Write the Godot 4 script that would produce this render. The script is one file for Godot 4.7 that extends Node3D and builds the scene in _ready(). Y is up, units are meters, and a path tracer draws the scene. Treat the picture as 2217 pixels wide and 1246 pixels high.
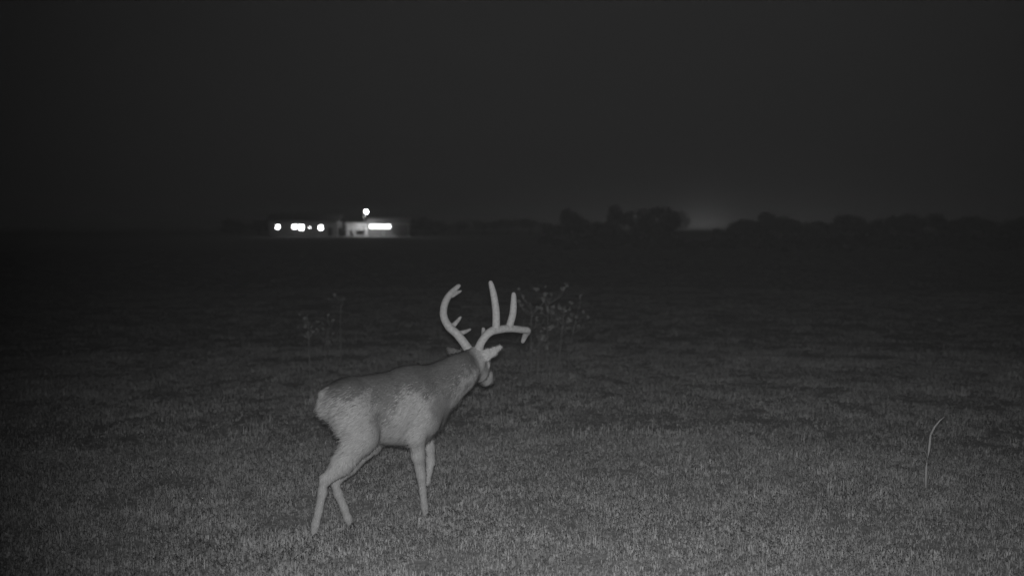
extends Node3D
# A buck crossing a pasture at night, lit by the infrared flash of a trail camera on a post;
# far behind it a lit farm yard, a row of trees and the glow of a town over the horizon.

const EYE := Vector3(0.0, 1.83, 0.0)
const FOCAL := 2200.0
const FRAME := Vector2(2217.0, 1246.0)
const LEVEL := 496.0          # picture row of the horizon

var rng := RandomNumberGenerator.new()
var bumps := FastNoiseLite.new()
var swells := FastNoiseLite.new()
var patches := FastNoiseLite.new()
var M := {}
var used := {}
var eye_spot := Vector3.ZERO

# ------------------------------------------------------------------ small helpers
func grey(v: float) -> Color:
	return Color(v, v, v).linear_to_srgb()

func mat(v: float, rough := 0.9, vertex := false) -> StandardMaterial3D:
	var m := StandardMaterial3D.new()
	m.albedo_color = Color.WHITE if vertex else grey(v)
	m.vertex_color_use_as_albedo = vertex
	m.roughness = rough
	m.metallic_specular = 0.25
	return m

func glow(v: float, energy: float) -> StandardMaterial3D:
	var m := mat(v, 0.5)
	m.emission_enabled = true
	m.emission = Color.WHITE
	m.emission_energy_multiplier = energy
	return m

func numbered(called: String) -> String:
	var n: int = used.get(called, 0)
	used[called] = n + 1
	return called if n == 0 else "%s_%03d" % [called, n]

func thing(called: String, label: String, category: String, at := Vector3.ZERO, turn := 0.0, group := "") -> Node3D:
	var o := Node3D.new()
	o.name = numbered(called)
	add_child(o)
	o.position = at
	o.rotation.y = turn
	o.set_meta("label", label)
	o.set_meta("category", category)
	if group:
		o.set_meta("group", group)
	return o

func part(called: String, mesh: Mesh, m: Material, parent: Node3D, at := Vector3.ZERO) -> MeshInstance3D:
	var o := MeshInstance3D.new()
	o.name = called
	o.mesh = mesh
	o.material_override = m
	parent.add_child(o, true)
	o.position = at
	o.cast_shadow = GeometryInstance3D.SHADOW_CASTING_SETTING_ON
	return o

func block(called: String, size: Vector3, at: Vector3, m: Material, parent: Node3D) -> MeshInstance3D:
	var b := BoxMesh.new()
	b.size = size
	return part(called, b, m, parent, at)

func rod(r0: float, r1: float, h: float, sides := 10) -> CylinderMesh:
	var c := CylinderMesh.new()
	c.bottom_radius = r0
	c.top_radius = r1
	c.height = h
	c.radial_segments = sides
	c.rings = 1
	return c

func height(x: float, z: float) -> float:
	var d := Vector2(x, z).length()
	var y := bumps.get_noise_2d(x, z) * 0.035 * smoothstep(3.0, 9.0, d)
	return y + swells.get_noise_2d(x, z) * 0.35 * smoothstep(25.0, 90.0, d)

func spot(u: float, d: float) -> Vector3:      # the ground at distance d in the direction of picture column u
	var x := (u - FRAME.x / 2.0) / FOCAL * d
	return Vector3(x, height(x, -d), -d)

# tube along points with radii, closed ends
func tube(st: SurfaceTool, pts: Array, radii: Array, sides := 6) -> void:
	var rings := []
	var ref := Vector3.UP
	for i in pts.size():
		var a: Vector3 = pts[max(i - 1, 0)]
		var b: Vector3 = pts[min(i + 1, pts.size() - 1)]
		var dir := (b - a).normalized()
		var side := dir.cross(ref)
		if side.length() < 0.1:
			side = dir.cross(Vector3.RIGHT)
		side = side.normalized()
		var up := side.cross(dir)
		var ring := []
		var r: float = radii[i]
		var c: Vector3 = pts[i]
		for k in sides:
			var t := TAU * k / sides
			ring.append(c + (side * cos(t) + up * sin(t)) * r)
		rings.append(ring)
	for i in range(pts.size() - 1):
		for k in sides:
			var k2 := (k + 1) % sides
			for p in [rings[i][k], rings[i][k2], rings[i + 1][k2], rings[i][k], rings[i + 1][k2], rings[i + 1][k]]:
				st.add_vertex(p)
	for e in [0, pts.size() - 1]:
		for k in range(1, sides - 1):
			var tri := [rings[e][0], rings[e][k], rings[e][k + 1]]
			if e == 0:
				tri.reverse()
			for p in tri:
				st.add_vertex(p)

func started(smooth := true) -> SurfaceTool:
	var st := SurfaceTool.new()
	st.begin(Mesh.PRIMITIVE_TRIANGLES)
	st.set_smooth_group(0 if smooth else -1)
	return st

func ended(st: SurfaceTool) -> ArrayMesh:
	st.index()
	st.generate_normals()
	return st.commit()

# ------------------------------------------------------------------ skin over bones (surface nets)
# a bone: [A, B, radius at A, radius at B, lateral squash, blend]
func skin(bones: Array, cell: float, tint: Callable) -> Array:
	var lo := Vector3(1e9, 1e9, 1e9)
	var hi := -lo
	for b in bones:
		var rr := maxf(b[2], b[3]) + 3.0 * cell + 0.01
		for p in [b[0], b[1]]:
			lo = lo.min(p - Vector3.ONE * rr)
			hi = hi.max(p + Vector3.ONE * rr)
	var nx := int((hi.x - lo.x) / cell) + 2
	var ny := int((hi.y - lo.y) / cell) + 2
	var nz := int((hi.z - lo.z) / cell) + 2
	var field := PackedFloat32Array()
	field.resize(nx * ny * nz)
	field.fill(0.5)
	for b in bones:
		var A: Vector3 = b[0]
		var B: Vector3 = b[1]
		var ra: float = b[2]
		var rb: float = b[3]
		var zs: float = b[4]
		var k: float = b[5]
		var reach := maxf(ra, rb) + k + 2.0 * cell
		var l := (A.min(B) - Vector3.ONE * reach - lo) / cell
		var h := (A.max(B) + Vector3.ONE * reach - lo) / cell
		var ax := A.x
		var ay := A.y
		var az := A.z * zs
		var bx := B.x - A.x
		var by := B.y - A.y
		var bz := (B.z - A.z) * zs
		var bb := maxf(bx * bx + by * by + bz * bz, 1e-9)
		for z in range(maxi(0, int(l.z)), mini(nz, int(h.z) + 1)):
			var qz := (lo.z + z * cell) * zs - az
			for y in range(maxi(0, int(l.y)), mini(ny, int(h.y) + 1)):
				var qy := lo.y + y * cell - ay
				var row := nx * (y + ny * z)
				for x in range(maxi(0, int(l.x)), mini(nx, int(h.x) + 1)):
					var qx := lo.x + x * cell - ax
					var t := clampf((qx * bx + qy * by + qz * bz) / bb, 0.0, 1.0)
					var ex := qx - bx * t
					var ey := qy - by * t
					var ez := qz - bz * t
					var d := sqrt(ex * ex + ey * ey + ez * ez) - ra - (rb - ra) * t
					var f := field[row + x]
					var m := k - absf(f - d)
					field[row + x] = minf(f, d) - (m * m / (4.0 * k) if m > 0.0 else 0.0)
	var ids := PackedInt32Array()
	ids.resize(nx * ny * nz)
	ids.fill(-1)
	var verts := PackedVector3Array()
	var steps := [1, nx, nx * ny]
	var corner := []
	for c in 8:
		corner.append((c & 1) + nx * ((c >> 1) & 1) + nx * ny * ((c >> 2) & 1))
	var edges := []
	for c in 8:
		for a in 3:
			if not (c >> a) & 1:
				edges.append([c, c | (1 << a)])
	for z in nz - 1:
		for y in ny - 1:
			var row := nx * (y + ny * z)
			for x in nx - 1:
				var at := row + x
				if field[at] > 4.0 * cell:
					continue
				var inside := 0
				for c in 8:
					if field[at + corner[c]] < 0.0:
						inside += 1
				if inside == 0 or inside == 8:
					continue
				var sum := Vector3.ZERO
				var n := 0
				for e in edges:
					var f0 := field[at + corner[e[0]]]
					var f1 := field[at + corner[e[1]]]
					if (f0 < 0.0) != (f1 < 0.0):
						var t := f0 / (f0 - f1)
						var p0 := Vector3(e[0] & 1, (e[0] >> 1) & 1, (e[0] >> 2) & 1)
						var p1 := Vector3(e[1] & 1, (e[1] >> 1) & 1, (e[1] >> 2) & 1)
						sum += p0.lerp(p1, t)
						n += 1
				ids[at] = verts.size()
				verts.append(lo + (Vector3(x, y, z) + sum / n) * cell)
	var index := PackedInt32Array()
	var around := [[nx, nx * ny], [nx * ny, 1], [1, nx]]
	for z in range(1, nz - 1):
		for y in range(1, ny - 1):
			var row := nx * (y + ny * z)
			for x in range(1, nx - 1):
				var at := row + x
				var f0 := field[at]
				if absf(f0) > 2.0 * cell:
					continue
				for a in 3:
					var f1: float = field[at + steps[a]]
					if (f0 < 0.0) == (f1 < 0.0):
						continue
					var s1: int = around[a][0]
					var s2: int = around[a][1]
					var qa := ids[at - s1 - s2]
					var qb := ids[at - s2]
					var qc := ids[at]
					var qd := ids[at - s1]
					if qa < 0 or qb < 0 or qc < 0 or qd < 0:
						continue
					if f0 < 0.0:
						index.append_array(PackedInt32Array([qa, qd, qc, qa, qc, qb]))
					else:
						index.append_array(PackedInt32Array([qa, qb, qc, qa, qc, qd]))
	var normals := PackedVector3Array()
	normals.resize(verts.size())
	for i in range(0, index.size(), 3):
		var p := verts[index[i]]
		var n := (verts[index[i + 2]] - p).cross(verts[index[i + 1]] - p)
		for j in 3:
			normals[index[i + j]] += n
	var colors := PackedColorArray()
	colors.resize(verts.size())
	for i in verts.size():
		normals[i] = normals[i].normalized()
		var v: float = tint.call(verts[i])
		colors[i] = Color(v, v, v)
	var out := []
	out.resize(Mesh.ARRAY_MAX)
	out[Mesh.ARRAY_VERTEX] = verts
	out[Mesh.ARRAY_NORMAL] = normals
	out[Mesh.ARRAY_COLOR] = colors
	out[Mesh.ARRAY_INDEX] = index
	return out

func joined(sets: Array) -> Array:
	var out: Array = sets[0].duplicate(true)
	for i in range(1, sets.size()):
		var s: Array = sets[i]
		var base: int = out[Mesh.ARRAY_VERTEX].size()
		for slot in [Mesh.ARRAY_VERTEX, Mesh.ARRAY_NORMAL, Mesh.ARRAY_COLOR]:
			out[slot].append_array(s[slot])
		var index: PackedInt32Array = s[Mesh.ARRAY_INDEX].duplicate()
		for j in index.size():
			index[j] += base
		out[Mesh.ARRAY_INDEX].append_array(index)
	return out

func meshed(arrays: Array) -> ArrayMesh:
	var m := ArrayMesh.new()
	m.add_surface_from_arrays(Mesh.PRIMITIVE_TRIANGLES, arrays)
	return m

func chain(bones: Array, pts: Array, radii: Array, squash := 1.0, blend := 0.02) -> void:
	for i in range(pts.size() - 1):
		bones.append([pts[i], pts[i + 1], radii[i], radii[i + 1], squash, blend])

func bow(bones: Array, pts: Array, radii: Array, blend := 0.005) -> void:      # a smooth curve through the points
	var p := []
	var q := []
	for i in range(pts.size() - 1):
		var a: Vector3 = pts[max(i - 1, 0)]
		var d: Vector3 = pts[min(i + 2, pts.size() - 1)]
		var from: Vector3 = pts[i]
		var to: Vector3 = pts[i + 1]
		for k in 4:
			p.append(from.cubic_interpolate(to, a, d, k / 4.0))
			q.append(lerpf(radii[i], radii[i + 1], k / 4.0))
	p.append(pts[-1])
	q.append(radii[-1])
	chain(bones, p, q, 1.0, blend)

# ------------------------------------------------------------------ camera, sky, light
func make_view() -> void:
	var cam := Camera3D.new()
	cam.name = "camera"
	add_child(cam)
	cam.position = EYE
	cam.rotation.x = -atan((FRAME.y / 2.0 - LEVEL) / FOCAL)
	var lens := CameraAttributesPhysical.new()
	lens.frustum_focal_length = 35.0 / (FRAME.y / FOCAL)
	lens.frustum_focus_distance = 6.5
	lens.exposure_aperture = 2.4
	lens.frustum_near = 0.05
	lens.frustum_far = 4000.0
	cam.attributes = lens
	cam.fov = rad_to_deg(2.0 * atan(FRAME.y / 2.0 / FOCAL))
	cam.near = 0.05
	cam.far = 4000.0
	cam.current = true

	var env := Environment.new()
	env.background_mode = Environment.BG_SKY
	env.tonemap_mode = Environment.TONE_MAPPER_LINEAR
	env.tonemap_exposure = 1.0
	env.sdfgi_enabled = true
	env.ssao_enabled = true
	env.ssil_enabled = true
	env.fog_enabled = true                     # thin even mist, added so that scattered flash lifts the blacks
	env.fog_light_color = Color(0.95, 0.95, 0.95)
	env.fog_density = 0.0002
	var sky := Sky.new()
	var pano := PanoramaSkyMaterial.new()
	pano.panorama = ImageTexture.create_from_image(night_sky())
	sky.sky_material = pano
	env.sky = sky
	env.background_energy_multiplier = 1.0
	var we := WorldEnvironment.new()
	we.name = "world_environment"
	we.environment = env
	add_child(we)

func night_sky() -> Image:
	# moonless overcast air, a little brighter low down, and the glow of a town behind the trees
	var w := 2048
	var h := 1024
	var im := Image.create(w, h, false, Image.FORMAT_RGBF)
	im.fill(Color(0.003, 0.003, 0.003))
	for y in range(h / 2 - 60, h / 2):
		var el := 90.0 - (y + 0.5) / h * 180.0
		for x in w:
			var az := fposmod((x + 0.5) / w * 360.0 + 180.0, 360.0) - 180.0
			var v := 0.003
			v += 0.016 * exp(-pow((az - 11.0) / 11.0, 2.0)) * exp(-el / 1.5)
			v += 0.036 * exp(-pow((az - 10.6) / 1.5, 2.0)) * exp(-el / 0.7)
			im.set_pixel(x, y, Color(v, v, v))
	im.fill_rect(Rect2i(0, h / 2, w, h / 2), Color(0.003, 0.003, 0.003))
	return im

func make_trail_camera() -> void:
	# the camera that takes the picture, on its post, with the infrared flash that lights the deer
	var t := thing("trail_camera", "trail camera box with a glowing infrared flash strapped to a wooden post", "camera", Vector3(0, 1.83, 0.07))
	var shell := mat(0.06, 0.7)
	block("housing", Vector3(0.105, 0.16, 0.06), Vector3(0, 0.0, 0.0), shell, t)
	block("strap", Vector3(0.13, 0.025, 0.16), Vector3(0, -0.01, 0.062), mat(0.03), t)
	var barrel := part("lens_barrel", rod(0.018, 0.018, 0.012, 20), mat(0.02, 0.4), t, Vector3(0, 0, -0.036))
	barrel.rotation.x = PI / 2
	block("flash_lamp", Vector3(0.075, 0.035, 0.004), Vector3(0, 0.055, -0.032), glow(0.3, 3.0), t)
	var l := SpotLight3D.new()
	l.name = "infrared_flash"
	t.add_child(l)
	l.position = Vector3(0, 0.055, -0.055)
	l.look_at_from_position(Vector3(0, 1.885, 0.015), Vector3(0.65, 1.15, -8.0))
	l.spot_angle = 37.5
	l.spot_angle_attenuation = 1.0
	l.spot_range = 400.0
	l.spot_attenuation = 2.0
	l.light_energy = 31.0
	l.light_size = 0.03
	l.shadow_enabled = true
	var post := thing("wooden_post", "round wooden post carrying the trail camera", "post", Vector3(0, 0, 0.19))
	part("shaft", rod(0.065, 0.058, 2.2, 16), mat(0.2), post, Vector3(0, 1.1, 0))

# ------------------------------------------------------------------ ground and grass
func noise_tex(freq: float, size: int, a: float, b: float, octaves := 4, s := 1) -> NoiseTexture2D:
	var n := FastNoiseLite.new()
	n.seed = s
	n.noise_type = FastNoiseLite.TYPE_SIMPLEX_SMOOTH
	n.frequency = freq
	n.fractal_octaves = octaves
	var t := NoiseTexture2D.new()
	t.width = size
	t.height = size
	t.seamless = true
	t.noise = n
	var g := Gradient.new()
	g.set_color(0, grey(a))
	g.set_color(1, grey(b))
	t.color_ramp = g
	return t

func make_ground() -> void:
	var m := mat(1.0)
	m.albedo_color = Color.WHITE
	m.albedo_texture = noise_tex(0.03, 1024, 0.18, 0.44, 6, 3)
	m.uv1_triplanar = true
	m.uv1_world_triplanar = true
	m.uv1_scale = Vector3.ONE * 0.55
	var radii := [0.0]
	var r := 0.6
	while r < 1800.0:
		radii.append(r)
		r *= 1.055
	var sectors := 140
	var verts := PackedVector3Array()
	var index := PackedInt32Array()
	for i in radii.size():
		for s in sectors:
			var t := TAU * s / sectors
			var x: float = radii[i] * sin(t)
			var z: float = -radii[i] * cos(t)
			verts.append(Vector3(x, height(x, z), z))
	for i in range(radii.size() - 1):
		for s in sectors:
			var s2 := (s + 1) % sectors
			var a := i * sectors + s
			var b := i * sectors + s2
			var c := (i + 1) * sectors + s2
			var d := (i + 1) * sectors + s
			index.append_array(PackedInt32Array([a, d, c, a, c, b]))
	var st := SurfaceTool.new()
	st.begin(Mesh.PRIMITIVE_TRIANGLES)
	for v in verts:
		st.add_vertex(v)
	for i in index:
		st.add_index(i)
	st.generate_normals()
	var o := part("ground", st.commit(), m, self)
	o.set_meta("kind", "structure")

func tuft(blades: int, spread: float, tall: float, wide: float) -> ArrayMesh:
	var st := SurfaceTool.new()
	st.begin(Mesh.PRIMITIVE_TRIANGLES)
	for i in blades:
		var a := rng.randf() * TAU
		var base := Vector3(cos(a), 0, sin(a)) * spread * sqrt(rng.randf())
		var b := rng.randf() * TAU
		var out := Vector3(cos(b), 0, sin(b))
		var side := out.cross(Vector3.UP) * wide * rng.randf_range(0.6, 1.2) * 0.5
		var l := tall * rng.randf_range(0.45, 1.15)
		var lean := rng.randf_range(0.7, 2.1)
		var shade := rng.randf_range(0.82, 1.18)
		st.set_color(Color(shade, shade, shade))
		var p1 := base + Vector3.UP * l * 0.55 + out * l * 0.22 * lean
		var p2 := base + Vector3.UP * l * (0.92 - 0.40 * lean) + out * l * 0.75 * lean
		base.y -= 0.02
		for p in [base - side, base + side, p1 + side * 0.8, base - side, p1 + side * 0.8, p1 - side * 0.8, p1 - side * 0.8, p1 + side * 0.8, p2]:
			st.add_vertex(p)
	st.generate_normals()
	return st.commit()

func make_grass() -> void:
	var m := mat(0.3, 0.85, true)
	m.backlight_enabled = true
	m.backlight = grey(0.25)
	var bands := [
		[3.6, 9.0, 34000, 0.9, 1.0], [9.0, 16.0, 26000, 1.1, 1.25], [16.0, 32.0, 24000, 1.6, 1.9], [32.0, 90.0, 26000, 3.2, 3.6]]
	var kinds := [tuft(16, 0.06, 0.042, 0.005), tuft(14, 0.07, 0.05, 0.005), tuft(18, 0.08, 0.036, 0.006)]
	var field := thing("grass", "short dormant pasture grass covering the field", "grass")
	field.set_meta("kind", "stuff")
	var n := 0
	for band in bands:
		for kind in 3:
			var places := []
			var tints := []
			var want: int = band[2] / 3
			for i in want:
				var d := sqrt(lerpf(band[0] * band[0], band[1] * band[1], rng.randf()))
				var a := rng.randf_range(-0.68, 0.68)
				var x: float = sin(a) * d
				var z: float = -cos(a) * d
				var p := patches.get_noise_2d(x * 1.0, z * 1.0)
				if p < -0.2 and rng.randf() < 0.35:
					continue
				var s: float = band[3] * rng.randf_range(0.6, 1.3) * (1.0 + 0.5 * p)
				var tall: float = s * rng.randf_range(0.7, 1.2) / pow(band[3], 0.6)
				if patches.get_noise_2d(x * 0.6 + 90.0, z * 0.6) > 0.28:
					tall *= rng.randf_range(1.0, 1.8)
				if rng.randf() < 0.006:
					tall *= 2.2
				var basis := Basis(Vector3.UP, rng.randf() * TAU).scaled(Vector3(s, tall, s))
				places.append(Transform3D(basis, Vector3(x, height(x, z), z)))
				var v := 0.355 * rng.randf_range(0.8, 1.2) * (1.0 + 0.3 * patches.get_noise_2d(x * 3.0 + 40.0, z * 3.0))
				tints.append(Color(v, v, v))
			var mm := MultiMesh.new()
			mm.transform_format = MultiMesh.TRANSFORM_3D
			mm.use_colors = true
			mm.mesh = kinds[kind]
			mm.instance_count = places.size()
			for i in places.size():
				mm.set_instance_transform(i, places[i])
				mm.set_instance_color(i, tints[i])
			var o := MultiMeshInstance3D.new()
			o.name = "tufts"
			o.multimesh = mm
			o.material_override = m
			field.add_child(o, true)
			n += places.size()
	print("tufts ", n)

# ------------------------------------------------------------------ weeds
func make_weed(at: Vector3, tall: float, lean: Vector3, heads: int, label: String, s: int, head_size := 0.03, group := "") -> void:
	rng.seed = s
	var w := thing("dry_weed", label, "weed", at, 0.0, group)
	var pts := []
	var radii := []
	for i in 7:
		var t := i / 6.0
		pts.append(Vector3(0, -0.02, 0) + Vector3.UP * tall * t + lean * t * t + Vector3(rng.randf_range(-1, 1), 0, rng.randf_range(-1, 1)) * 0.012 * t)
		radii.append(lerpf(0.0055, 0.004, t))
	var st := started()
	tube(st, pts, radii, 5)
	part("stem", ended(st), M.weed, w)
	for i in int(heads * 1.5):
		var t := rng.randf_range(0.5, 1.0)
		var k := mini(int(t * 6.0), 5)
		var from: Vector3 = pts[k].lerp(pts[k + 1], t * 6.0 - k)
		var a := rng.randf() * TAU
		var out := Vector3(cos(a), 0, sin(a) * 0.7)
		var l := tall * rng.randf_range(0.10, 0.3)
		var mid := from + out * l * 0.55 + Vector3.UP * l * 0.35
		var end := from + out * l * 0.8 + Vector3.UP * l * 0.85
		st = started()
		tube(st, [from, mid, end], [0.0036, 0.003, 0.0022], 4)
		part("branch", ended(st), M.weed, w)
		var h := part("seed_head", M.heads[i % M.heads.size()], M.seed, w, end)
		h.scale = Vector3.ONE * head_size / 0.03 * rng.randf_range(0.6, 1.25)
		h.rotation = Vector3(rng.randf() * 2, rng.randf() * TAU, rng.randf() * 2)

func seed_head_mesh() -> ArrayMesh:
	var st := SurfaceTool.new()
	st.begin(Mesh.PRIMITIVE_TRIANGLES)
	for i in 26:
		var d := Vector3(rng.randfn(), rng.randfn(), rng.randfn()).normalized()
		var c := d * 0.022 * rng.randf_range(0.2, 1.0)
		var side := d.cross(Vector3(rng.randfn(), rng.randfn(), rng.randfn())).normalized() * 0.007
		for p in [c - side, c + side, c + d * 0.016]:
			st.add_vertex(p)
	st.generate_normals()
	return st.commit()

func make_clump(at: Vector3, tall: float, blades: int, spread: float, label: String, s: int, group := "") -> void:
	rng.seed = s
	var c := thing("grass_clump", label, "grass clump", at, 0.0, group)
	var o := part("blades", tuft(blades, spread, tall, 0.006), M.clump, c)
	o.set_meta("kind", "stuff")

func make_weeds() -> void:
	rng.seed = 5
	M.weed = mat(0.22)
	M.seed = mat(0.3)
	M.clump = mat(0.3, 0.9)
	M.heads = [seed_head_mesh(), seed_head_mesh(), seed_head_mesh()]
	# the stand of seeded weeds behind the antlers
	var rows := [
		[1150, 12.6, 0.95, Vector3(0.0, 0, 0), 8, 41, "tall dry weed with sparse seed heads beside the forward antler tip"],
		[1185, 12.9, 0.98, Vector3(0.03, 0, 0), 10, 42, "tallest dry weed with pale seed heads in the stand behind the antlers"],
		[1212, 12.7, 0.90, Vector3(0.07, 0, 0), 11, 43, "bushy dry weed thick with pale seed heads in the stand behind the antlers"],
		[1232, 13.2, 0.86, Vector3(0.15, 0, 0), 6, 44, "leaning dry weed at the outer edge of the stand behind the antlers"],
		[1165, 12.2, 0.55, Vector3(0.02, 0, 0), 6, 45, "short dry weed below the stand behind the antlers"]]
	for r in rows:
		make_weed(spot(r[0], r[1]), r[2], r[3], r[4], r[6], r[5])
	# thin stalks behind the rump
	make_weed(spot(668, 12.0), 0.84, Vector3(-0.03, 0, 0), 7, "thin upright dry weed behind the rump of the buck", 51, 0.022)
	make_weed(spot(700, 12.6), 0.66, Vector3(0.06, 0, 0), 5, "shorter thin dry weed behind the rump of the buck", 52, 0.02)
	make_weed(spot(735, 14.0), 0.9, Vector3(0.02, 0, 0), 5, "faint dry weed standing behind the croup of the buck", 53, 0.02)
	# bent stalk alone in the grass
	var stalk := mat(0.34)
	var w := thing("bent_stalk", "lone dry stalk with its tip bent over, standing in open grass", "weed", spot(2016, 7.1))
	var st := started()
	tube(st, [Vector3(0, -0.02, 0), Vector3(0.005, 0.14, 0), Vector3(0.018, 0.27, 0), Vector3(0.03, 0.38, 0.0)], [0.010, 0.0095, 0.009, 0.008], 6)
	part("stem", ended(st), stalk, w)
	st = started()
	tube(st, [Vector3(0.03, 0.38, 0.0), Vector3(0.06, 0.43, -0.01), Vector3(0.1, 0.475, -0.02), Vector3(0.14, 0.50, -0.03)], [0.008, 0.007, 0.0055, 0.003], 6)
	part("bent_tip", ended(st), stalk, w)
	st = started()
	tube(st, [Vector3(0.025, 0.36, 0.0), Vector3(0.045, 0.42, 0.015), Vector3(0.06, 0.45, 0.02)], [0.003, 0.0025, 0.0015], 5)
	part("side_shoot", ended(st), stalk, w)
	st = started()
	tube(st, [Vector3(0.012, 0.2, 0.0), Vector3(-0.01, 0.255, 0.01), Vector3(-0.03, 0.27, 0.015)], [0.003, 0.0025, 0.0015], 5)
	part("side_shoot", ended(st), stalk, w)
	# taller bunches of grass
	var bunch := [[1085, 9.6, 0.15, 70], [1040, 9.0, 0.13, 60], [1130, 10.2, 0.15, 60], [1200, 9.9, 0.17, 50], [1640, 7.0, 0.14, 40], [1760, 8.6, 0.18, 45], [560, 9.4, 0.18, 50], [330, 8.2, 0.16, 45], [1420, 11.5, 0.2, 50], [1950, 9.6, 0.18, 40], [860, 8.6, 0.12, 40], [1560, 12.5, 0.22, 50], [200, 11.0, 0.22, 50]]
	for i in bunch.size():
		var b = bunch[i]
		make_clump(spot(b[0], b[1]), b[2], b[3], 0.13, "loose bunch of taller dry grass standing in the pasture", 70 + i, "bunches of taller grass")

# ------------------------------------------------------------------ the buck
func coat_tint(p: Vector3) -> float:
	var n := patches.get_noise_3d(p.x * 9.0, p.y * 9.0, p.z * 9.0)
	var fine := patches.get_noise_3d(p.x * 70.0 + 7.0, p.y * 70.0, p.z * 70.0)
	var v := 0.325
	# dark saddle of guard hair over back and nape, a dusky flank and shoulder, pale throat and legs; some shading of back and flank is painted in
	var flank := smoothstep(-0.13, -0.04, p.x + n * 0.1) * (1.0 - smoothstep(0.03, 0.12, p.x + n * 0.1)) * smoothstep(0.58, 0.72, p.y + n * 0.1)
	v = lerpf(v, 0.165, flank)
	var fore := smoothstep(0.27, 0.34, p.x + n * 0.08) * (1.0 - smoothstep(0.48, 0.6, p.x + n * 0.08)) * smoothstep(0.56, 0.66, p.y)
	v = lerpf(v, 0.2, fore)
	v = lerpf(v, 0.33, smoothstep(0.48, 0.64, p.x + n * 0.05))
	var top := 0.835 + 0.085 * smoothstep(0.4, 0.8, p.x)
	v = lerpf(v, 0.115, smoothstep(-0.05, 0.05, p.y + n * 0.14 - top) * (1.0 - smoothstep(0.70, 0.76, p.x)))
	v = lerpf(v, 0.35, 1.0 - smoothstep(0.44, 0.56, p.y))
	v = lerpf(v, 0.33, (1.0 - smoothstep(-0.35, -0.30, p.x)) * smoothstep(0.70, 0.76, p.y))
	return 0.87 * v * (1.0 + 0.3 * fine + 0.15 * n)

func head_tint(p: Vector3) -> float:
	var fine := patches.get_noise_3d(p.x * 120.0 + 7.0, p.y * 120.0, p.z * 120.0)
	var v := 0.37
	var n := patches.get_noise_3d(p.x * 20.0, p.y * 20.0, p.z * 20.0)
	# dark crown and back of the far ear
	v = lerpf(v, 0.19, (1.0 - smoothstep(-0.10, -0.06, p.z + n * 0.03)) * smoothstep(0.94, 0.98, p.y))
	v = lerpf(v, 0.18, smoothstep(0.94, 1.01, p.y + n * 0.05) * (1.0 - smoothstep(0.72, 0.78, p.x + n * 0.05)))
	if p.distance_to(eye_spot) < 0.034:
		v = 0.6             # pale ring round the eye
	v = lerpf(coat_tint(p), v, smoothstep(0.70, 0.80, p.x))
	return 0.9 * v * (1.0 + 0.2 * fine)

func horn_tint(p: Vector3) -> float:
	return 0.33 * (1.0 + 0.35 * patches.get_noise_3d(p.x * 60.0, p.y * 60.0, p.z * 60.0))

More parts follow.
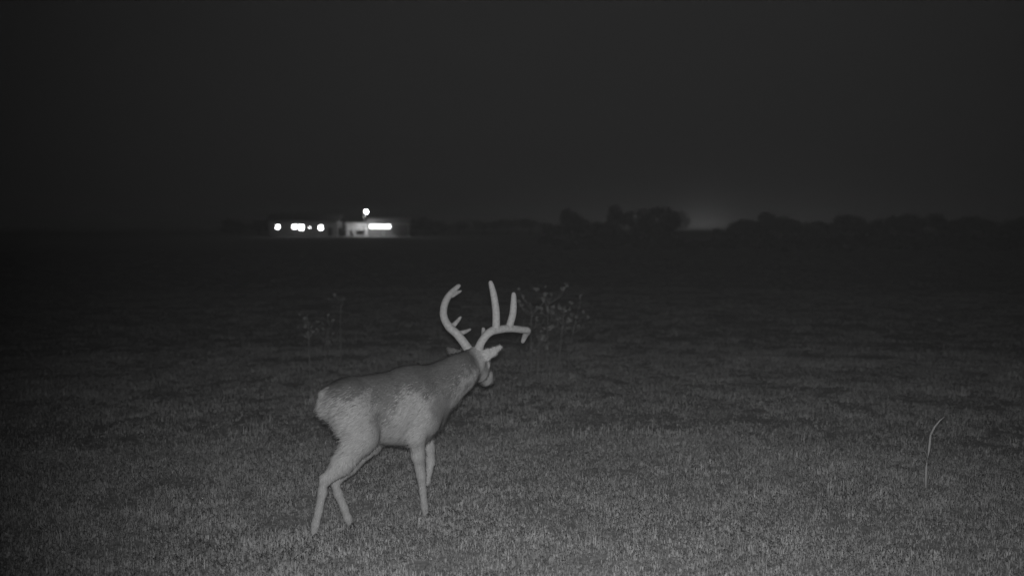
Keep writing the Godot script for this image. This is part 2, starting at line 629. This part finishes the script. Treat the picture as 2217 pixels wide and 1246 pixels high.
func make_buck() -> void:
	var feet := Vector3(-0.860, 0, -6.197)
	feet.y = height(feet.x, feet.z) - 0.012
	var buck := thing("buck", "antlered white-tailed buck walking across the pasture, facing away", "deer", feet, deg_to_rad(35.0))
	var b := []
	# trunk
	chain(b, [Vector3(-0.262, 0.800, 0), Vector3(-0.167, 0.785, 0), Vector3(0.001, 0.757, 0), Vector3(0.142, 0.742, 0), Vector3(0.285, 0.748, 0), Vector3(0.375, 0.762, 0)],
		[0.1, 0.158, 0.186, 0.207, 0.215, 0.165], 1.22, 0.05)
	b.append([Vector3(0.05, 0.66, 0), Vector3(0.30, 0.62, 0), 0.13, 0.14, 1.15, 0.06])      # belly line
	b.append([Vector3(0.21, 0.90, 0), Vector3(0.32, 0.915, 0), 0.065, 0.06, 1.1, 0.07])     # withers
	b.append([Vector3(0.30, 0.62, 0), Vector3(0.40, 0.66, 0), 0.13, 0.115, 1.2, 0.05])      # brisket
	# neck, swollen by the rut
	chain(b, [Vector3(0.33, 0.78, 0), Vector3(0.49, 0.835, 0), Vector3(0.62, 0.905, 0), Vector3(0.735, 0.965, -0.03)], [0.19, 0.150, 0.122, 0.092], 1.2, 0.05)
	# haunches and hind legs
	for s in [1, -1]:
		b.append([Vector3(-0.16 - 0.03 * s, 0.81, 0.07 * s), Vector3(-0.11 - 0.04 * s, 0.70, 0.09 * s), 0.118, 0.13, 1.3, 0.05])
	b.append([Vector3(-0.17, 0.72, 0.10), Vector3(-0.125, 0.60, 0.11), 0.135, 0.108, 1.35, 0.04])
	chain(b, [Vector3(-0.14, 0.61, 0.11), Vector3(-0.25, 0.45, 0.09), Vector3(-0.345, 0.362, 0.07)], [0.105, 0.068, 0.036], 1.15, 0.03)
	chain(b, [Vector3(-0.362, 0.378, 0.07), Vector3(-0.365, 0.29, 0.062), Vector3(-0.385, 0.18, 0.05), Vector3(-0.403, 0.095, 0.04)], [0.026, 0.028, 0.0245, 0.026], 1.0, 0.015)
	chain(b, [Vector3(-0.403, 0.095, 0.04), Vector3(-0.412, 0.05, 0.037)], [0.026, 0.022], 1.0, 0.012)
	b.append([Vector3(-0.08, 0.70, -0.09), Vector3(0.03, 0.53, -0.11), 0.13, 0.095, 1.3, 0.04])
	chain(b, [Vector3(0.03, 0.53, -0.11), Vector3(-0.12, 0.39, -0.09), Vector3(-0.214, 0.312, -0.07)], [0.095, 0.058, 0.034], 1.1, 0.03)
	chain(b, [Vector3(-0.232, 0.322, -0.07), Vector3(-0.205, 0.23, -0.062), Vector3(-0.17, 0.14, -0.055), Vector3(-0.147, 0.068, -0.05)], [0.025, 0.028, 0.025, 0.026], 1.0, 0.015)
	chain(b, [Vector3(-0.147, 0.068, -0.05), Vector3(-0.138, 0.045, -0.05)], [0.026, 0.023], 1.0, 0.012)
	# shoulders and fore legs
	for s in [1, -1]:
		b.append([Vector3(0.26, 0.82, 0.085 * s), Vector3(0.31 + 0.03 * (1 - s), 0.66, 0.105 * s), 0.10, 0.105, 1.3, 0.05])
	chain(b, [Vector3(0.285, 0.68, 0.115), Vector3(0.238, 0.56, 0.125), Vector3(0.262, 0.44, 0.105), Vector3(0.296, 0.305, 0.08)], [0.085, 0.058, 0.041, 0.032], 1.1, 0.025)
	chain(b, [Vector3(0.296, 0.305, 0.08), Vector3(0.317, 0.2, 0.065), Vector3(0.336, 0.092, 0.05)], [0.031, 0.0235, 0.025], 1.0, 0.015)
	chain(b, [Vector3(0.336, 0.092, 0.05), Vector3(0.348, 0.045, 0.046)], [0.025, 0.021], 1.0, 0.012)
	chain(b, [Vector3(0.40, 0.66, -0.10), Vector3(0.445, 0.51, -0.115), Vector3(0.458, 0.42, -0.10), Vector3(0.466, 0.335, -0.09)], [0.085, 0.052, 0.038, 0.031], 1.1, 0.025)
	chain(b, [Vector3(0.466, 0.335, -0.09), Vector3(0.447, 0.275, -0.08), Vector3(0.425, 0.215, -0.07)], [0.03, 0.023, 0.0245], 1.0, 0.015)
	chain(b, [Vector3(0.425, 0.215, -0.07), Vector3(0.402, 0.192, -0.065)], [0.024, 0.021], 1.0, 0.012)
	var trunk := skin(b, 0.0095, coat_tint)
	# head on a finer grid: skull, cheeks, muzzle, ears
	var h := []
	var fwd := Vector3(0.185, -0.162, -0.085).normalized()
	var rgt := fwd.cross(Vector3.UP).normalized()
	var up := rgt.cross(fwd)
	var poll := Vector3(0.772, 0.992, -0.045)
	eye_spot = poll + fwd * 0.088 + rgt * 0.056 + up * 0.024
	h.append([Vector3(0.66, 0.93, -0.01), poll + up * -0.01, 0.11, 0.075, 1.0, 0.04])
	h.append([Vector3(0.69, 0.905, 0.0), poll + fwd * 0.1 - up * 0.05, 0.075, 0.048, 1.0, 0.04])
	h.append([poll, poll + fwd * 0.09 + up * 0.012, 0.078, 0.064, 1.0, 0.03])
	h.append([poll + fwd * 0.07 - up * 0.005, poll + fwd * 0.2 - up * 0.004, 0.06, 0.044, 1.0, 0.03])
	h.append([poll + fwd * 0.2 - up * 0.004, poll + fwd * 0.25 - up * 0.008, 0.044, 0.036, 1.0, 0.02])
	h.append([poll + fwd * 0.03 - up * 0.06, poll + fwd * 0.12 - up * 0.055, 0.052, 0.036, 1.0, 0.03])
	for s in [1, -1]:
		h.append([poll + fwd * 0.02 - up * 0.045 + rgt * 0.03 * s, poll + fwd * 0.11 - up * 0.04 + rgt * 0.022 * s, 0.05, 0.036, 1.0, 0.03])
	h.append([poll + fwd * 0.10 - up * 0.05, poll + fwd * 0.225 - up * 0.036, 0.045, 0.032, 1.0, 0.03])
	for s in [1, -1]:
		h.append([poll + fwd * 0.075 + rgt * 0.043 * s + up * 0.026, poll + fwd * 0.1 + rgt * 0.043 * s + up * 0.02, 0.021, 0.018, 1.0, 0.015])
	# ears: a row of thin lobes, cupped
	var ear_r := [Vector3(0.795, 1.035, 0.005), Vector3(0.835, 1.046, 0.028), Vector3(0.878, 1.058, 0.042), Vector3(0.918, 1.072, 0.050)]
	var ear_l := [Vector3(0.728, 1.022, -0.085), Vector3(0.702, 1.034, -0.112), Vector3(0.675, 1.046, -0.138), Vector3(0.655, 1.056, -0.158)]
	for e in [ear_r, ear_l]:
		for o in [[0.0, 1.0], [-0.018, 0.9], [-0.036, 0.8], [-0.052, 0.62]]:
			chain(h, [e[0] + Vector3(0, o[0] * 0.6, 0), e[1] + Vector3(0, o[0], 0), e[2] + Vector3(0, o[0] * o[1], 0), e[3] + Vector3(0, o[0] * 0.15, 0)], [0.015, 0.0135, 0.012, 0.008], 1.0, 0.012)
	var head := skin(h, 0.0055, head_tint)
	var hide := mat(0.3, 0.9, true)
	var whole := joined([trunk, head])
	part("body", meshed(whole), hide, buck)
	make_fur(whole, buck)
	# hooves: two cloven halves each
	var horn := mat(0.05, 0.5)
	for f in [[Vector3(-0.412, 0.05, 0.037), Vector3(-0.40, 0.004, 0.035)], [Vector3(-0.138, 0.05, -0.05), Vector3(-0.118, 0.004, -0.05)], [Vector3(0.348, 0.05, 0.046), Vector3(0.372, 0.004, 0.042)], [Vector3(0.404, 0.194, -0.066), Vector3(0.386, 0.158, -0.06)]]:
		for s in [1, -1]:
			var st := started()
			var a: Vector3 = f[0]
			var c: Vector3 = f[1]
			var side := Vector3(0, 0, 0.012 * s)
			tube(st, [a + side * 0.7, a.lerp(c, 0.5) + side, c + side], [0.013, 0.017, 0.019], 8)
			part("hoof", ended(st), horn, buck)
	# tail
	var tb := []
	chain(tb, [Vector3(-0.29, 0.885, 0), Vector3(-0.328, 0.86, 0), Vector3(-0.337, 0.81, 0), Vector3(-0.33, 0.76, 0)], [0.024, 0.025, 0.024, 0.010], 0.8, 0.02)
	part("tail", meshed(skin(tb, 0.006, func(p): return 0.25 * (1.0 + 0.3 * patches.get_noise_3d(p.x * 90, p.y * 90, p.z * 90)))), hide, buck)
	# eyes and nose
	for s in [1, -1]:
		var e := SphereMesh.new()
		e.radius = 0.0105
		e.height = 0.021
		e.radial_segments = 14
		e.rings = 8
		part("eye", e, mat(0.03, 0.1), buck, poll + fwd * 0.088 + rgt * 0.056 * s + up * 0.024)
	var nb := []
	nb.append([poll + fwd * 0.262 - up * 0.004 + rgt * 0.012, poll + fwd * 0.262 - up * 0.004 - rgt * 0.012, 0.018, 0.018, 1.0, 0.01])
	part("nose", meshed(skin(nb, 0.005, func(_p): return 0.04)), hide, buck)
	# antlers
	var bone := mat(0.4, 0.6, true)
	var r := []
	bow(r, [Vector3(0.791, 1.052, -0.015), Vector3(0.798, 1.096, 0.002), Vector3(0.826, 1.145, 0.021), Vector3(0.862, 1.172, 0.028), Vector3(0.906, 1.180, 0.028), Vector3(1.010, 1.184, 0.028), Vector3(1.119, 1.168, 0.019), Vector3(1.175, 1.158, 0.009), Vector3(1.189, 1.118, -0.042), Vector3(1.191, 1.075, -0.073)], [0.0283, 0.0260, 0.0248, 0.0260, 0.0260, 0.0248, 0.0224, 0.0212, 0.0189, 0.0130])
	bow(r, [Vector3(0.903, 1.185, 0.026), Vector3(0.9, 1.26, 0.032), Vector3(0.895, 1.331, 0.033), Vector3(0.89, 1.42, 0.015), Vector3(0.885, 1.492, -0.011)], [0.0260, 0.0248, 0.0236, 0.0215, 0.0150])
	bow(r, [Vector3(1.005, 1.184, 0.024), Vector3(1.033, 1.27, 0.03), Vector3(1.046, 1.34, 0.024), Vector3(1.056, 1.41, 0.011)], [0.0248, 0.0236, 0.0215, 0.0150])
	bow(r, [Vector3(0.816, 1.132, 0.014), Vector3(0.830, 1.165, -0.012), Vector3(0.839, 1.189, -0.031)], [0.0189, 0.0153, 0.0094])
	b = [[Vector3(0.791, 1.06, -0.013), Vector3(0.794, 1.068, -0.010), 0.029, 0.027, 1.0, 0.008]]
	r.append_array(b)
	part("antler", meshed(skin(r, 0.0055, horn_tint)), bone, buck)
	var l := []
	bow(l, [Vector3(0.742, 1.051, -0.062), Vector3(0.714, 1.095, -0.069), Vector3(0.672, 1.159, -0.099), Vector3(0.640, 1.205, -0.145), Vector3(0.634, 1.273, -0.199), Vector3(0.667, 1.349, -0.236), Vector3(0.724, 1.411, -0.258), Vector3(0.802, 1.461, -0.277)], [0.0307, 0.0283, 0.0265, 0.0260, 0.0248, 0.0236, 0.0212, 0.0142])
	bow(l, [Vector3(0.735, 1.398, -0.252), Vector3(0.812, 1.426, -0.269)], [0.0153, 0.0083])
	bow(l, [Vector3(0.643, 1.191, -0.144), Vector3(0.673, 1.211, -0.135), Vector3(0.737, 1.259, -0.151)], [0.0189, 0.0165, 0.0094])
	bow(l, [Vector3(0.677, 1.156, -0.095), Vector3(0.728, 1.165, -0.096), Vector3(0.790, 1.179, -0.114)], [0.0189, 0.0142, 0.0083])
	l.append([Vector3(0.738, 1.058, -0.063), Vector3(0.733, 1.066, -0.064), 0.03, 0.028, 1.0, 0.008])
	part("antler", meshed(skin(l, 0.0055, horn_tint)), bone, buck)

func make_fur(body: Array, buck: Node3D) -> void:
	rng.seed = 77
	var v: PackedVector3Array = body[Mesh.ARRAY_VERTEX]
	var nn: PackedVector3Array = body[Mesh.ARRAY_NORMAL]
	var cc: PackedColorArray = body[Mesh.ARRAY_COLOR]
	var verts := PackedVector3Array()
	var normals := PackedVector3Array()
	var colors := PackedColorArray()
	for i in 42000:
		var k := rng.randi() % v.size()
		var p := v[k]
		var n := nn[k]
		var flow := Vector3(-1.0, -0.45, 0)
		if p.y < 0.5:
			flow = Vector3(-0.15, -1, 0)
		if p.x > 0.6:
			flow = Vector3(-0.9, -0.5, 0.2)
		flow += Vector3(rng.randfn(), rng.randfn(), rng.randfn()) * 0.22
		flow = (flow - n * flow.dot(n)).normalized()
		var l := 0.03 * rng.randf_range(0.6, 1.3)
		if p.y < 0.45:
			l *= 0.5
		elif p.x > 0.62:
			l *= 0.55
		elif p.x < -0.24:
			l *= 1.35
		var side := flow.cross(n) * 0.0026
		var tip := p + flow * l + n * l * rng.randf_range(0.15, 0.65)
		p += Vector3(rng.randfn(), rng.randfn(), rng.randfn()) * 0.002 - n * 0.002
		verts.append_array(PackedVector3Array([p + side, p - side, tip]))
		var nm := (n + Vector3(rng.randfn(), rng.randfn(), rng.randfn()) * 0.18).normalized()
		normals.append_array(PackedVector3Array([nm, nm, nm]))
		var c := cc[k]
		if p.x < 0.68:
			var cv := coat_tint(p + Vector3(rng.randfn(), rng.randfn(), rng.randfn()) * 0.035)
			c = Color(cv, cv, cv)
		c *= rng.randf_range(0.75, 1.3)
		colors.append_array(PackedColorArray([c, c, c]))
	var a := []
	a.resize(Mesh.ARRAY_MAX)
	a[Mesh.ARRAY_VERTEX] = verts
	a[Mesh.ARRAY_NORMAL] = normals
	a[Mesh.ARRAY_COLOR] = colors
	var o := part("coat", meshed(a), mat(0.3, 0.85, true), buck)
	o.set_meta("kind", "stuff")

# ------------------------------------------------------------------ trees
func crown_mesh(lobes: int, leaves: int, squat: float) -> ArrayMesh:
	var centres := []
	for i in lobes:
		var a := rng.randf() * TAU
		var r := sqrt(rng.randf()) * 0.34
		var y := rng.randf_range(0.28, 0.78)
		r *= 1.15 - 0.7 * absf(y - 0.5)
		centres.append([Vector3(cos(a) * r, y, sin(a) * r), rng.randf_range(0.12, 0.22)])
	var verts := PackedVector3Array()
	for i in leaves:
		var c = centres[rng.randi() % lobes]
		var d := Vector3(rng.randfn(), rng.randfn() * squat, rng.randfn()).normalized()
		var p: Vector3 = c[0] + d * c[1] * pow(rng.randf(), 0.4)
		var u := Vector3(rng.randfn(), rng.randfn(), rng.randfn()).normalized() * rng.randf_range(0.014, 0.04)
		var w := u.cross(Vector3(rng.randfn(), rng.randfn(), rng.randfn()).normalized())
		verts.append_array(PackedVector3Array([p - u, p + w, p + u, p - u, p + u, p - w]))
	var st := SurfaceTool.new()
	st.begin(Mesh.PRIMITIVE_TRIANGLES)
	for p in verts:
		st.add_vertex(p)
	st.generate_normals()
	return st.commit()

func trunk_mesh() -> ArrayMesh:
	var st := started()
	tube(st, [Vector3(0, -0.03, 0), Vector3(0.01, 0.15, 0), Vector3(-0.01, 0.32, 0.01), Vector3(0.01, 0.55, 0)], [0.04, 0.028, 0.022, 0.01], 7)
	for i in 5:
		var a := TAU * i / 5.0 + rng.randf()
		var y := rng.randf_range(0.2, 0.4)
		var o := Vector3(cos(a), 0, sin(a))
		tube(st, [Vector3(0, y, 0), o * 0.12 + Vector3.UP * (y + 0.13), o * 0.25 + Vector3.UP * (y + 0.32)], [0.016, 0.011, 0.004], 5)
	return ended(st)

func make_trees() -> void:
	rng.seed = 21
	var leaf := mat(0.09, 0.8)
	leaf.backlight_enabled = true
	leaf.backlight = grey(0.1)
	var bark := mat(0.12)
	var crowns := [crown_mesh(9, 2600, 1.0), crown_mesh(7, 2200, 0.8), crown_mesh(11, 2800, 0.9), crown_mesh(6, 2000, 1.2)]
	var trunks := [trunk_mesh(), trunk_mesh()]
	var row := "trees along the far edge of the pasture"
	var plain := "dark rounded tree in the unbroken row at the pasture edge"
	# column, picture row of its top, width in picture columns, distance, kind, label
	var list := [
		[1198, 478, 70, 172, 1, "low dark tree ending the row on the house side"],
		[1254, 446, 100, 160, 0, "broad dark tree with a humped crown at the house end of the row"],
		[1308, 473, 80, 166, 1, "low tree filling the dip between the humped and the narrow tree"],
		[1342, 439, 56, 163, 3, "narrow upright dark tree beside the dim upright light"],
		[1384, 474, 60, 168, 1, "low tree standing under the dim upright light"],
		[1426, 433, 104, 158, 2, "tallest dark tree in the row, beside the glowing gap"],
		[1584, 470, 74, 162, 0, "steep-sided dark tree on the far side of the glowing gap"],
		[1630, 468, 84, 166, 1, plain], [1682, 446, 92, 160, 2, plain], [1742, 472, 86, 165, 0, plain], [1792, 472, 80, 168, 1, plain],
		[1850, 454, 100, 161, 2, plain], [1918, 462, 100, 164, 0, plain], [1988, 458, 100, 160, 3, plain], [2060, 464, 110, 166, 1, plain], [2130, 458, 110, 162, 2, plain], [2200, 466, 110, 165, 0, plain], [2275, 456, 110, 163, 2, plain]]
	var far_plain := "small faint tree in the low row far behind the lit farm yard"
	var u := 520.0
	while u < 1190.0:
		list.append([u, rng.randf_range(467, 476), rng.randf_range(60, 90), rng.randf_range(385, 430), rng.randi() % 3, far_plain])
		u += rng.randf_range(38, 62)
	for t in list:
		var at := spot(t[0], t[3])
		var tall: float = EYE.y + (LEVEL - t[1]) / FOCAL * t[3] - at.y
		var wide: float = t[2] / FOCAL * t[3]
		var group: String = row
		if t[5] == far_plain:
			group = "far low row of trees behind the farm yard"
		var tree := thing("tree", t[5], "tree", at, rng.randf() * TAU, group)
		var k: int = t[4]
		var c := part("crown", crowns[k], leaf, tree)
		c.scale = Vector3(wide / 0.84, tall / 0.93, wide / 0.84)
		var b := part("trunk", trunks[k % 2], bark, tree)
		b.scale = Vector3(tall * 0.8, tall * 0.9, tall * 0.8)
	# brush under the row
	rng.seed = 33
	u = 1190.0
	while u < 2300.0:
		var d := rng.randf_range(72, 104)
		var at := spot(u, d)
		var low: bool = u > 1466 and u < 1556
		var top := rng.randf_range(513, 517) if low else rng.randf_range(492, 504)
		var tall := EYE.y + (LEVEL - top) / FOCAL * d - at.y
		var bush := thing("bush", "low dark bush in the glowing gap between the trees" if low else "dark rounded brush growing in front of the row of trees", "bush", at, rng.randf() * TAU, "bushes in the gap" if low else "brush under the trees")
		var c := part("crown", crowns[rng.randi() % 4], leaf, bush, Vector3(0, -0.12 * tall, 0))
		var wide := rng.randf_range(2.2, 3.4)
		c.scale = Vector3(wide, tall * 1.15, wide)
		u += rng.randf_range(26, 40)
	# the dim upright light between two trees
	var at2 := spot(1374, 230)
	var lamp := thing("lamp_post", "dim upright light on a thin post between two dark trees", "lamp", at2)
	part("post", rod(0.07, 0.06, 3.2, 8), mat(0.2), lamp, Vector3(0, 1.6, 0))
	part("lamp_tube", rod(0.28, 0.28, 1.9, 12), glow(0.5, 0.09), lamp, Vector3(0, 4.15, 0))

# ------------------------------------------------------------------ the farm yard
func omni(parent: Node3D, at: Vector3, energy: float, size: float) -> void:
	var l := OmniLight3D.new()
	l.name = "lamp_light"
	parent.add_child(l, true)
	l.position = at
	l.light_energy = energy
	l.light_size = size
	l.omni_range = 200.0
	l.omni_attenuation = 2.0
	l.shadow_enabled = true

func gable(called: String, w: float, d: float, eave: float, rise: float, over: float, m: Material, parent: Node3D) -> void:
	var st := started(false)
	var x := w / 2 + over
	var z := d / 2 + over
	var t := 0.18
	for s in [1, -1]:
		var a := Vector3(-x, eave, z * s)
		var b := Vector3(x, eave, z * s)
		var c := Vector3(x, eave + rise, 0)
		var e := Vector3(-x, eave + rise, 0)
		var up := Vector3(0, t, 0)
		var quads := [[a + up, b + up, c + up, e + up], [b, a, e, c], [a, b, b + up, a + up], [b, c, c + up, b + up], [e, a, a + up, e + up]]
		for q in quads:
			if s < 0:
				q.reverse()
			for i in [0, 2, 1, 0, 3, 2]:
				st.add_vertex(q[i])
	part(called, ended(st), m, parent)

func window_at(parent: Node3D, at: Vector3, w: float, h: float, pane: Material, frame: Material, panes: int) -> void:
	var f := block("window", Vector3(w + 0.2, h + 0.2, 0.06), at, frame, parent)
	for i in panes:
		var pw := w / panes
		block("pane", Vector3(pw - 0.06, h - 0.04, 0.04), Vector3(-w / 2 + pw * (i + 0.5), 0, 0.035), pane, f)

func make_farm() -> void:
	var siding := mat(0.24)
	var roof := mat(0.08)
	var frame := mat(0.6)
	var lit := glow(0.6, 14.0)
	# long house with four lit windows: columns 590 to 735 of the picture
	var d := 250.0
	var k := d / FOCAL
	var c := spot(664, d + 4.0)
	var house := thing("farm_house", "low dark farm house with a row of four blazing windows", "house", c)
	var w := 150.0 * k
	block("wall", Vector3(w, 3.7, 8.0), Vector3(0, 1.85, 0), siding, house)
	gable("roof", w, 8.0, 3.7, 1.5, 0.5, roof, house)
	var y := func(v: float) -> float: return EYE.y + (LEVEL - v) * k - c.y
	var x := func(u: float) -> float: return (u - 664.0) * k
	for q in [[609, 491.0, 0.8, 0.8, 1], [646, 490.5, 1.05, 0.85, 1], [660, 492.0, 1.1, 1.15, 1], [678, 492.0, 0.22, 0.3, 1], [702, 492.5, 0.9, 0.9, 1]]:
		window_at(house, Vector3(x.call(q[0]), y.call(q[1]), 4.03), q[2], q[3], lit, frame, q[4])
		omni(house, Vector3(x.call(q[0]), y.call(q[1]), 4.6), 0.2 * q[2], 0.5)
	block("door", Vector3(1.1, 2.1, 0.06), Vector3(x.call(722.0), 1.06, 4.03), roof, house)
	# small white shed under the yard lamp
	var c2 := spot(775, d + 1.5)
	var shed := thing("white_shed", "small white shed with dark doorways under the yard lamp", "shed", c2)
	var white := mat(0.7)
	block("back_wall", Vector3(5.3, 2.6, 0.12), Vector3(0, 1.3, -1.44), white, shed)
	for side in [-1, 1]:
		block("side_wall", Vector3(0.12, 2.6, 2.76), Vector3(2.59 * side, 1.3, 0), white, shed)
	# front wall built round two open doorways: left, right, bottom, top of each piece
	for q in [[-2.65, -1.8, 0.0, 2.6], [-1.0, -0.35, 0.0, 2.6], [1.95, 2.65, 0.0, 2.6], [-1.8, -1.0, 1.4, 2.6], [-0.35, 1.95, 1.45, 2.6], [-0.35, 1.95, 0.0, 0.25]]:
		block("front_panel", Vector3(q[1] - q[0], q[3] - q[2], 0.12), Vector3((q[0] + q[1]) / 2.0, (q[2] + q[3]) / 2.0, 1.44), white, shed)
	gable("roof", 5.3, 3.0, 2.6, 0.45, 0.15, mat(0.5), shed)
	# yard lamp
	var c3 := spot(789, d - 2.5)
	var lamp := thing("yard_lamp", "tall yard lamp blazing on a pole above the white shed", "lamp", c3)
	part("pole", rod(0.11, 0.08, 6.3, 10), mat(0.35), lamp, Vector3(0, 3.15, 0))
	block("arm", Vector3(0.6, 0.08, 0.08), Vector3(0.3, 6.25, 0), mat(0.35), lamp)
	var globe := SphereMesh.new()
	globe.radius = 0.24
	globe.height = 0.48
	part("lamp_globe", globe, glow(0.8, 200.0), lamp, Vector3(0.55, 6.0, 0))
	omni(lamp, Vector3(0.55, 6.0, 0), 10.0, 0.2)
	# shop with a long strip of lit windows
	var c4 := spot(846, d + 4.0)
	var shop := thing("shop_building", "long shop building with one continuous blazing strip of windows", "building", c4)
	var w4 := 92.0 * k
	block("wall", Vector3(w4, 3.6, 8.0), Vector3(0, 1.8, 0), siding, shop)
	gable("roof", w4, 8.0, 3.6, 0.9, 0.3, mat(0.1), shop)
	window_at(shop, Vector3((827.5 - 846.0) * k, EYE.y + (LEVEL - 490.0) * k - c4.y, 4.03), 44.0 * k, 0.75, glow(0.6, 8.0), frame, 4)
	for i in 3:
		omni(shop, Vector3((811.0 + 17.0 * i - 846.0) * k, EYE.y + (LEVEL - 490.0) * k - c4.y, 4.6), 0.2, 0.5)
	block("post", Vector3(0.18, 3.0, 0.18), Vector3((836.0 - 846.0) * k, 1.5, 5.2), frame, shop)
	block("post", Vector3(0.18, 3.0, 0.18), Vector3((890.0 - 846.0) * k, 1.5, 5.2), frame, shop)
	block("porch_roof", Vector3(7.0, 0.15, 1.8), Vector3((864.0 - 846.0) * k, 3.1, 4.95), frame, shop)

func _ready() -> void:
	rng.seed = 11
	bumps.seed = 4
	bumps.frequency = 0.55
	swells.seed = 8
	swells.frequency = 0.012
	patches.seed = 15
	patches.frequency = 0.9
	make_view()
	make_trail_camera()
	make_ground()
	make_farm()
	make_trees()
	make_buck()
	make_weeds()
	rng.seed = 99
	make_grass()
